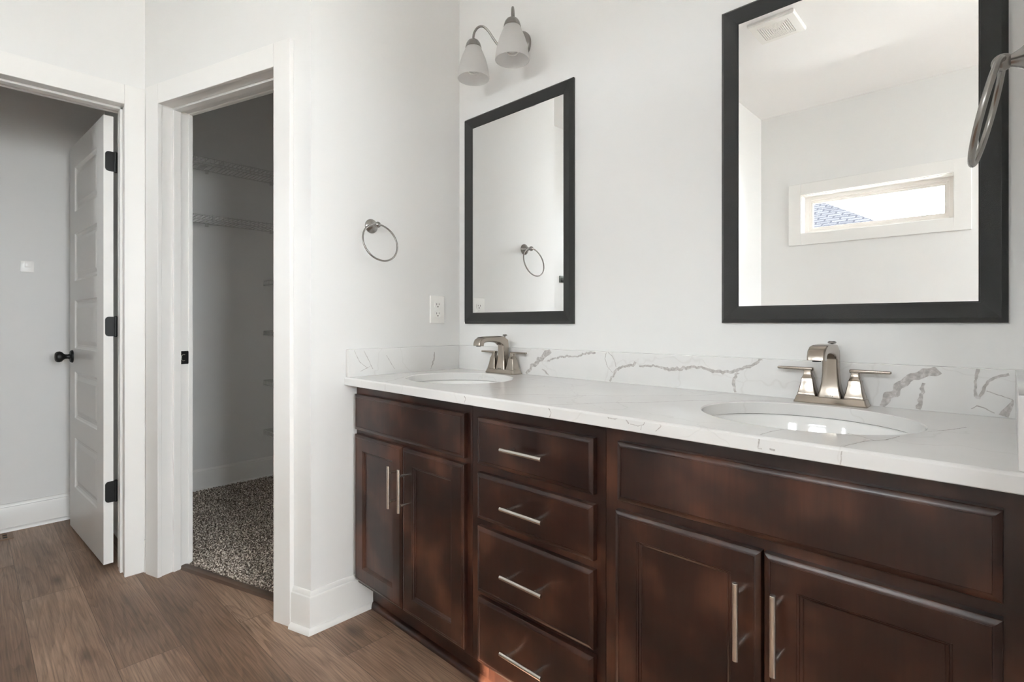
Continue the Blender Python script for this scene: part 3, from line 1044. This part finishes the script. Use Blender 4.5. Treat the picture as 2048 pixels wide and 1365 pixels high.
basin(*SINKS[0], 'white oval undermount basin in the worktop below the left mirror')
basin(*SINKS[1], 'white oval undermount basin in the worktop below the right mirror')

# ---------------------------------------------------------------- faucet
def rrect(w, d, n=4, r=None):
    r = r if r is not None else min(w, d) * 0.16
    pts = []
    for qx, qy, a0 in ((1, 1, 0), (-1, 1, PI / 2), (-1, -1, PI), (1, -1, 1.5 * PI)):
        for i in range(n + 1):
            t = a0 + PI / 2 * i / n
            pts.append((qx * (w / 2 - r) + r * math.cos(t), qy * (d / 2 - r) + r * math.sin(t)))
    return pts

def faucet(cx, cy, label):
    z = TOPZ + 0.0004
    root = thing('faucet', (cx, cy, z), label, 'faucet', 'brushed nickel bathroom faucets')
    P = lambda x, y, h: (cx + x, cy + y, z + h)
    b = MB()
    rings = []
    for w, d, h in ((0.158, 0.052, 0.0), (0.158, 0.052, 0.003), (0.1545, 0.049, 0.0055), (0.1485, 0.044, 0.015), (0.1475, 0.0425, 0.0165), (0.146, 0.041, 0.0172)):
        rings.append([P(x, y, h) for x, y in rrect(w, d, 3, 0.003)])
    b.loft(rings)
    b.build('base_plate', FAUCET, root, smooth=30)
    # spout: rounded-rectangle sections along a path in the (y, z) plane
    b = MB()
    secs = [((0, 0.0168), 90, 0.051, 0.044), ((0, 0.022), 90, 0.050, 0.043), ((0, 0.034), 90, 0.044, 0.038), ((0, 0.052), 90, 0.038, 0.033), ((0, 0.075), 90, 0.0345, 0.031),
            ((0, 0.098), 90, 0.034, 0.031), ((0.0, 0.112), 92, 0.034, 0.032), ((-0.004, 0.1225), 122, 0.034, 0.040), ((-0.017, 0.1315), 156, 0.034, 0.035), ((-0.036, 0.136), 172, 0.0345, 0.027),
            ((-0.075, 0.1385), 180, 0.0355, 0.022), ((-0.103, 0.138), 186, 0.0365, 0.021), ((-0.120, 0.1355), 202, 0.037, 0.022), ((-0.130, 0.1290), 232, 0.037, 0.025), ((-0.1335, 0.121), 256, 0.037, 0.026), ((-0.1345, 0.1135), 266, 0.0365, 0.0255)]
    rings = []
    for (yy, zz), ang, w, t in secs:
        a_ = math.radians(ang)
        ny_, nz_ = math.sin(a_), -math.cos(a_)
        rings.append([P(u, yy + ny_ * v, zz + nz_ * v) for u, v in rrect(w, t, 3, 0.0045)])
    b.loft(rings)
    sp_ = b.build('spout', FAUCET, root, smooth=38)
    b = MB()
    b.lathe([(0.009, 0.0), (0.009, 0.004), (0.0001, 0.004)], P(0, -0.1345, 0.1110), n=20)
    b.build('aerator', DARKHOLE, sp_)
    b = MB()
    b.lathe([(0.0022, 0), (0.0022, 0.031), (0.008, 0.032), (0.0095, 0.0335), (0.0095, 0.036), (0.007, 0.038), (0.0001, 0.0382)], P(0, 0.009, 0.117), n=20)
    b.build('lift_rod', NICKEL, root)
    for s in (-1, 1):
        b = MB()
        rings = []
        for w, h in ((0.0425, 0.0168), (0.0425, 0.021), (0.0405, 0.024), (0.0345, 0.036), (0.029, 0.050), (0.0265, 0.060), (0.0255, 0.0615), (0.0235, 0.0625), (0.0165, 0.073), (0.0160, 0.081)):
            rings.append([P(s * 0.051 + x, y, h) for x, y in rrect(w, w * 0.96, 3, w * 0.09)])
        b.loft(rings)
        hd = b.build('handle', FAUCET, root, smooth=30)
        b = MB()
        rings = []
        for x, w, t, dz in ((-0.012, 0.010, 0.005, 0), (-0.0105, 0.015, 0.0085, 0), (0.0, 0.017, 0.009, 0), (0.020, 0.0165, 0.0082, 0.0003), (0.055, 0.0155, 0.0070, 0.0006), (0.0695, 0.0145, 0.0065, 0.0006), (0.0715, 0.010, 0.0035, 0.0006)):
            rings.append([P(s * (0.051 + x), u, 0.0835 + dz + v) for u, v in rrect(w, t, 3, min(w, t) * 0.35)])
        b.loft(rings)
        b.build('lever', FAUCET, hd, smooth=40)
    return root
faucet(-1.462, 1.483, 'brushed nickel two-handle faucet behind the far basin, below the left mirror')
faucet(-0.320, 1.483, 'brushed nickel two-handle faucet behind the near basin, below the right mirror')

# maker's lettering stamped on the spout foot of each faucet
def lettering(parent, text, loc, size, rx):
    cu = bpy.data.curves.new('lettering', 'FONT')
    cu.body = text
    cu.size = size
    cu.extrude = 0.0001
    cu.align_x = 'CENTER'
    cu.space_character = 1.25
    tmp = bpy.data.objects.new('lettering', cu)
    COL.objects.link(tmp)
    bpy.context.view_layer.update()
    me = bpy.data.meshes.new_from_object(tmp.evaluated_get(bpy.context.evaluated_depsgraph_get()))
    bpy.data.objects.remove(tmp)
    o = bpy.data.objects.new('lettering', me)
    me.materials.clear(); me.materials.append(GREYPL)
    COL.objects.link(o)
    me.transform(Matrix.Translation(loc) @ Matrix.Rotation(rx, 4, 'X'))
    o.parent = parent
    return o
for f in [o for o in bpy.data.objects if o.get('category') == 'faucet']:
    spt = [c for c in f.children if c.name.startswith('spout')][0]
    lettering(spt, 'DELTA', (f.location.x, f.location.y - 0.0223, TOPZ + 0.0195), 0.0052, math.radians(83))

# ---------------------------------------------------------------- mirrors
def mirror(x0, x1, z0, z1, label):
    root = thing('mirror', ((x0 + x1) / 2, YB, z0), label, 'mirror', 'framed vanity mirrors')
    # frame: section swept round the rectangle (inset from the outer edge, distance off the wall)
    prof = [(0, 0.0012), (0, 0.0095), (0.0105, 0.0225), (0.0118, 0.0225), (0.0440, 0.0100), (0.0445, 0.0085), (0.0475, 0.0080), (0.0478, 0.0055), (0.044, 0.0012)]
    b = MB()
    rings = []
    for sx, sz in ((0, 0), (1, 0), (1, 1), (0, 1)):
        ring = []
        for u, d in prof:
            ring.append(((x0 + u) if sx == 0 else (x1 - u), YB - d, (z0 + u) if sz == 0 else (z1 - u)))
        rings.append(ring)
    rings.append(rings[0])
    b.loft(rings, True, False, False)
    b.build('frame', FRAME, root, smooth=0)
    b = MB(); b.box(x0 + .044, x1 - .044, YB - 0.0075, YB - 0.0035, z0 + .044, z1 - .044)
    b.build('mirror_glass', MIRROR, root, smooth=0)
    b = MB(); b.box(x0 + .04, x1 - .04, YB - 0.0030, YB - 0.0006, z0 + .04, z1 - .04)
    b.build('backing_board', GREYPL, root, smooth=0)
    return root
mirror(-1.735, -1.1420, 1.086, 1.981, 'black framed mirror above the far basin, under the wall light')
mirror(-0.606, -0.001, 1.089, 1.988, 'large black framed mirror above the near basin, reflecting the high window')

# ---------------------------------------------------------------- wall light
sx_, sy_ = -1.415, 1.375
sconce = thing('wall_light', (sx_, YB, 2.19), 'two-light nickel wall fitting with frosted bell shades above the left mirror', 'wall light')
b = MB()
b.lathe([(0.060, 0.0005), (0.060, 0.006), (0.057, 0.012), (0.046, 0.020), (0.030, 0.026), (0.014, 0.029), (0.012, 0.034), (0.0001, 0.036)], (sx_, YB, 2.19), (0, -1, 0), n=40)
b.build('back_plate', NICKEL, sconce)
for s in (-1, 1):
    b = MB()
    ctrl = [(0.0, 2.186), (0.12, 2.176), (0.28, 2.174), (0.42, 2.186), (0.55, 2.214), (0.66, 2.240), (0.78, 2.255), (0.89, 2.250), (0.97, 2.232), (1.0, 2.212), (1.0, 2.195)]
    pts = []
    for i in range(len(ctrl) - 1):           # Catmull-Rom through the control points
        p0, p1, p2, p3 = ctrl[max(i - 1, 0)], ctrl[i], ctrl[i + 1], ctrl[min(i + 2, len(ctrl) - 1)]
        for t in [j / 6 for j in range(6)]:
            f = lambda a0, a1, a2, a3: 0.5 * ((2 * a1) + (a2 - a0) * t + (2 * a0 - 5 * a1 + 4 * a2 - a3) * t * t + (3 * a1 - a0 - 3 * a2 + a3) * t ** 3)
            k, zz = f(p0[0], p1[0], p2[0], p3[0]), f(p0[1], p1[1], p2[1], p3[1])
            pts.append((sx_ + s * 0.105 * k, (YB - 0.022) + (sy_ - YB + 0.022) * k, zz))
    pts.append((sx_ + s * 0.105, sy_, 2.195))
    b.tube(pts, 0.0045, 12)
    b.build('arm', NICKEL, sconce)
    cxs = sx_ + s * 0.105
    b = MB()
    b.lathe([(0.0001, 0.032), (0.006, 0.0318), (0.012, 0.030), (0.021, 0.024), (0.027, 0.015), (0.0305, 0.004), (0.0315, -0.002), (0.0305, -0.003), (0.028, -0.002), (0.0001, 0.0)], (cxs, sy_, 2.170), n=36)
    b.build('socket_cap', NICKEL, sconce)
    b = MB()
    zs_ = 2.170
    outer = [(0.0290, 0.0), (0.0335, -0.012), (0.0405, -0.028), (0.0475, -0.045), (0.0535, -0.065), (0.0580, -0.086), (0.0610, -0.106), (0.0628, -0.122)]
    inner = [(r - 0.0028, h) for r, h in outer]
    b.lathe(outer + [(0.0622, -0.1235), (0.0605, -0.1235)] + inner[::-1], (cxs, sy_, zs_), n=48, cap0=False, cap1=False)
    sh = b.build('lamp_shade', SHADE, sconce, smooth=60)
    b = MB()
    b.lathe([(0.0125, 0.0), (0.0125, -0.022), (0.013, -0.024), (0.0001, -0.026)], (cxs, sy_, 2.169), n=20)
    b.build('lamp_holder', PLASTIC, sconce)
    b = MB()
    b.lathe([(0.012, -0.020), (0.013, -0.028), (0.018, -0.042), (0.0255, -0.058), (0.0285, -0.072), (0.0265, -0.088), (0.018, -0.099), (0.008, -0.1035), (0.0001, -0.104)], (cxs, sy_, 2.170), n=28, cap0=False, cap1=False)
    b.build('bulb', BULBG, sconce)

# ---------------------------------------------------------------- towel rings
def towel_ring(wx, y, z, s, tilt, label, reach=0.047, R=0.0735, rr=0.0034):
    """s = +1: sticks out along +X"""
    root = thing('towel_ring', (wx, y, z), label, 'towel ring', 'nickel towel rings')
    b = MB()
    b.lathe([(0.0275, 0.0006), (0.0275, 0.003), (0.0255, 0.006), (0.0205, 0.010), (0.0135, 0.018), (0.0085, 0.027), (0.0068, 0.034), (0.0066, reach - 0.008)], (wx, y, z), (s, 0, 0), n=36)
    b.build('wall_mount', NICKEL, root)
    b = MB()
    b.lathe([(0.0066, -0.011)] + [(0.0118 * math.sin(t), -0.0118 * math.cos(t)) for t in [0.62 + i * (PI - 0.64) / 12 for i in range(13)]], (wx + s * reach, y, z), (s, 0, 0), n=28, cap0=False)
    b.build('pivot_ball', NICKEL, root)
    b = MB()
    c = Vector((wx + s * (reach + 0.001), y, z - 0.004))
    ax = Vector((s * math.sin(tilt), 0, -math.cos(tilt)))
    cc = c + ax * (R - 0.006)
    b.tube([cc + ax * (R * math.cos(t)) + Vector((0, 1, 0)) * (R * math.sin(t)) for t in [2 * PI * i / 72 for i in range(72)]], rr, 12, closed=True)
    b.build('ring', NICKEL, root)
    return root
towel_ring(XL, 1.083, 1.463, 1, math.radians(15), 'thin nickel towel ring on the left alcove wall, above the worktop end')
towel_ring(XR, 0.985, 1.447, -1, math.radians(13.5), 'nickel towel ring at the right edge, hanging in front of the large mirror', reach=0.037, R=0.0690, rr=0.0042)

# ---------------------------------------------------------------- outlet
oy, oz = 1.402, 1.147
out_ = thing('wall_outlet', (XL, oy, oz), 'white duplex wall outlet left of the far mirror, above the side splash', 'outlet')
b = MB()
rings = []
for x, w, h in ((0.0003, 0.0385, 0.0595), (0.003, 0.0385, 0.0595), (0.0058, 0.0365, 0.0575), (0.0062, 0.0350, 0.0560)):
    rings.append([(XL + x, oy + u, oz + v) for u, v in rrect(2 * w, 2 * h, 3, 0.004)])
b.loft(rings)
b.build('cover_plate', PLASTIC, out_, smooth=30)
for dz in (-0.0195, 0.0195):
    b = MB()
    prof = []
    for i in range(40):
        t = 2 * PI * i / 40
        prof.append((max(-0.0172, min(0.0172, 0.0172 * 1.25 * math.cos(t))) , 0.0145 * math.sin(t) if abs(math.sin(t)) < 0.999 else 0.0145 * math.sin(t)))
    b.loft([[(XL + 0.004, oy + u, oz + dz + v) for u, v in prof], [(XL + 0.0078, oy + u, oz + dz + v) for u, v in prof], [(XL + 0.0082, oy + u * .96, oz + dz + v * .96) for u, v in prof]])
    rc = b.build('receptacle', PLASTIC, out_, smooth=30)
    b = MB()
    b.box(XL + .0075, XL + .0085, oy - 0.0075, oy - 0.0055, oz + dz - 0.001, oz + dz + 0.0075)
    b.box(XL + .0075, XL + .0085, oy + 0.0055, oy + 0.0075, oz + dz - 0.000, oz + dz + 0.0070)
    b.lathe([(0.0027, 0), (0.0027, 0.001)], (XL + .0075, oy, oz + dz - 0.0075), (1, 0, 0), n=16)
    b.build('socket_slots', DARKHOLE, rc, smooth=0)
b = MB(); b.lathe([(0.0032, 0), (0.0032, 0.001), (0.002, 0.0018), (0.0001, 0.002)], (XL + .006, oy, oz), (1, 0, 0), n=18)
b.build('screw', PLASTIC, out_)

# ---------------------------------------------------------------- small plates in and beside the toilet room
sy, sz = 0.2285, 1.3905
sw = thing('wall_switch', (XW, sy, sz), 'small white switch plate on the far wall of the toilet room', 'switch')
b = MB(); b.bbox(XW + .0004, XW + .008, sy - .0275, sy + .0275, sz - .029, sz + .029, 0.0015)
b.build('cover_plate', WHITEPL, sw)
b = MB(); b.bbox(XW + .007, XW + .017, sy - .0095, sy + .0135, sz - .003, sz + .0235, 0.0015)
b.build('push_button', WHITEPL, sw)

gp = thing('wall_plate', (XD, -0.47, 1.46), 'grey control plate on the left wall, seen only in the far mirror', 'switch')
b = MB(); b.bbox(XD + .0004, XD + .012, -0.53, -0.418, 1.432, 1.489, 0.002)
b.build('cover_plate', GREYPL, gp)
b = MB(); b.bbox(XD + .011, XD + .018, -0.522, -0.430, 1.436, 1.455, 0.002); b.bbox(XD + .011, XD + .018, -0.522, -0.430, 1.460, 1.466, 0.002)
b.build('rocker', DARKHOLE, gp)

rg_ = thing('floor_register', (-3.70, 0.03, 0.0), 'bronze floor register beside the far baseboard in the toilet room', 'vent')
b = MB()
rx0, rx1, ry0, ry1 = -3.748, -3.642, -0.13, 0.170
b.box(rx0, rx0 + .018, ry0, ry1, 0.0003, .005); b.box(rx1 - .018, rx1, ry0, ry1, 0.0003, .005)
b.box(rx0 + .018, rx1 - .018, ry0, ry0 + .022, 0.0003, .005); b.box(rx0 + .018, rx1 - .018, ry1 - .022, ry1, 0.0003, .005)
for i in range(1, 12):
    yy = ry0 + .022 + (ry1 - ry0 - .044) * i / 12
    b.box(rx0 + .018, rx1 - .018, yy - .004, yy + .004, 0.0012, .0045)
b.box((rx0 + rx1) / 2 - .003, (rx0 + rx1) / 2 + .003, ry0 + .022, ry1 - .022, 0.0012, .0046)
b.build('grille', BRONZE, rg_, smooth=0)
b = MB(); b.box(rx0 + .017, rx1 - .017, ry0 + .021, ry1 - .021, 0.0002, .0011)
b.build('duct_shade_sheet', DARKHOLE, rg_, smooth=0)  # black sheet under the grille in place of the shaded duct

# ---------------------------------------------------------------- closet wire shelving
def wire_shelf(axis, wall, front, a0, a1, z, label, clips=(), joints=()):
    """axis: direction along the shelf; the shelf spans wall..front across it"""
    P = (lambda u, v, h: (v, u, h)) if axis == 'y' else (lambda u, v, h: (u, v, h))
    root = thing('wire_shelf', P((a0 + a1) / 2, wall, z), label, 'shelf', 'white wire closet shelves')
    sg = 1 if front > wall else -1
    wb = wall + sg * 0.006
    b = MB()
    n = int(abs(a1 - a0) / 0.0254)
    for i in range(n + 1):
        u = a0 + 0.006 + (a1 - a0 - 0.012) * i / n
        b.tube([P(u, wb, z), P(u, front, z), P(u, front + sg * 0.002, z - 0.004), P(u, front + sg * 0.002, z - 0.030)], 0.0019, 5)
    b.build('deck_wires', WIRE, root)
    for v, h in ((wb, z - .004), ((wall + front) / 2, z - .004), (front, z - .004)):
        b = MB(); b.tube([P(a0 + .003, v, h), P(a1 - .003, v, h)], 0.0030, 8)
        b.build('rail', WIRE, root)
    b = MB(); b.tube([P(a0 + .003, front + sg * .002, z - .031), P(a1 - .003, front + sg * .002, z - .031)], 0.0030, 8)
    b.build('lip_rail', WIRE, root)
    for u in clips:
        b = MB(); q0 = P(u - .008, wall + sg * .001, z - .022); q1 = P(u + .008, wall + sg * .014, z + .004)
        b.bbox(min(q0[0], q1[0]), max(q0[0], q1[0]), min(q0[1], q1[1]), max(q0[1], q1[1]), q0[2], q1[2], 0.002)
        b.build('wall_clip', WIRE, root)
    for u in joints:
        b = MB(); q0 = P(u - .005, front - sg * .004, z - .038); q1 = P(u + .005, front + sg * .007, z + .003)
        b.bbox(min(q0[0], q1[0]), max(q0[0], q1[0]), min(q0[1], q1[1]), max(q0[1], q1[1]), q0[2], q1[2], 0.002)
        b.build('lip_clip', WIRE, root)
    return root
wire_shelf('y', XW, XW + 0.305, 0.68, 1.745, 2.086, 'topmost white wire shelf high on the far closet wall', clips=(1.09, 1.50))
wire_shelf('y', XW, XW + 0.305, 0.68, 1.745, 1.742, 'second white wire shelf down on the far closet wall', clips=(1.09, 1.50), joints=(1.04,))
for z, lb in ((1.385, 'highest of four short wire shelves peeking from behind the right closet jamb'),
              (1.035, 'second highest of four short wire shelves behind the right closet jamb'),
              (0.690, 'third of four short wire shelves behind the right closet jamb, below switch height'),
              (0.343, 'lowest of four short wire shelves behind the right closet jamb, above the carpet')):
    wire_shelf('x', 1.75, 1.447, XW + 0.012, -2.75, z, lb)

# ---------------------------------------------------------------- ceiling vent (seen in the near mirror)
vx, vy, vh = -0.935, -0.065, 0.118
vent = thing('ceiling_vent', (vx, vy, CEIL), 'square white exhaust fan grille on the ceiling, reflected in the large mirror', 'vent')
b = MB()
def sq(k, z):
    return [(vx - k, vy - k, z), (vx + k, vy - k, z), (vx + k, vy + k, z), (vx - k, vy + k, z)]
b.loft([sq(vh, CEIL - .0006), sq(vh, CEIL - .012), sq(vh - .004, CEIL - .020), sq(vh - .040, CEIL - .0225), sq(vh - .040, CEIL - .012)], True, False, False)
b.build('frame', PLASTIC, vent, smooth=25)
b = MB()
k = vh - .0425
while k > 0.012:
    b.loft([sq(k, CEIL - .012), sq(k, CEIL - .0222), sq(k - .0072, CEIL - .0222), sq(k - .0072, CEIL - .012)], True, False, False)
    k -= 0.0102
b.box(vx - k, vx + k, vy - k, vy + k, CEIL - .0222, CEIL - .012)
b.build('grille', PLASTIC, vent, smooth=0)
b = MB(); b.box(vx - vh + .03, vx + vh - .03, vy - vh + .03, vy + vh - .03, CEIL - .0105, CEIL - .0008)
b.build('duct_shade_sheet', DARKHOLE, vent, smooth=0)  # flat black panel painted as the shade above the grille

# ---------------------------------------------------------------- neighbouring house outside the high window
house = thing('neighbour_house', (-7.0, -14.5, 0.0), 'house with a grey shingled hip roof outside the high window, seen in the large mirror', 'house')
b = MB(); b.box(-11.6, -1.9, -19.0, -10.2, -0.6, 2.75)
b.build('wall', PAINT, house, smooth=0)
b = MB()
ex0, ex1, ey0, ey1, ez, rz = -12.0, -1.2, -19.4, -9.8, 2.75, 5.6
ridge = [(-7.6, -14.6, rz), (-5.6, -14.6, rz)]
b.add([(ex0, ey1, ez), (ex1, ey1, ez), ridge[1], ridge[0]], [(0, 1, 2, 3)])
b.add([(ex1, ey1, ez), (ex1, ey0, ez), ridge[1]], [(0, 1, 2)])
b.add([(ex1, ey0, ez), (ex0, ey0, ez), ridge[0], ridge[1]], [(0, 1, 2, 3)])
b.add([(ex0, ey0, ez), (ex0, ey1, ez), ridge[0]], [(0, 1, 2)])
b.box(ex0, ex1, ey0, ey1, ez - 0.12, ez)
rf = b.build('roof', SHINGLE, house, smooth=0)
uv = rf.data.uv_layers.new(name='UVMap')
for p in rf.data.polygons:
    n = p.normal
    t = Vector((-n.y, n.x, 0))
    t = t.normalized() if t.length > 1e-4 else Vector((1, 0, 0))
    s2_ = n.cross(t)
    for li in p.loop_indices:
        co = rf.data.vertices[rf.data.loops[li].vertex_index].co
        uv.data[li].uv = (co.dot(t), co.dot(s2_))
g = MB(); g.box(-40, 40, -60, YR - 0.3, -0.75, -0.6); g.box(XE + 0.3, 40, YR - 0.3, 30, -0.75, -0.6)
BOUNCE_GROUND = plain('pale_bounce_ground', (0.68, 0.67, 0.65), 0.9)  # unseen ground, made pale to bounce daylight up to the ceiling
struct(g, 'ground', BOUNCE_GROUND, smooth=0)
# unseen overhang added to keep direct sun out of the high windows
b = MB(); b.box(-3.4, 0.25, YR - 1.25, YR - 0.142, 2.55, 2.72)
struct(b, 'sun_block_overhang', TRIM, smooth=0)
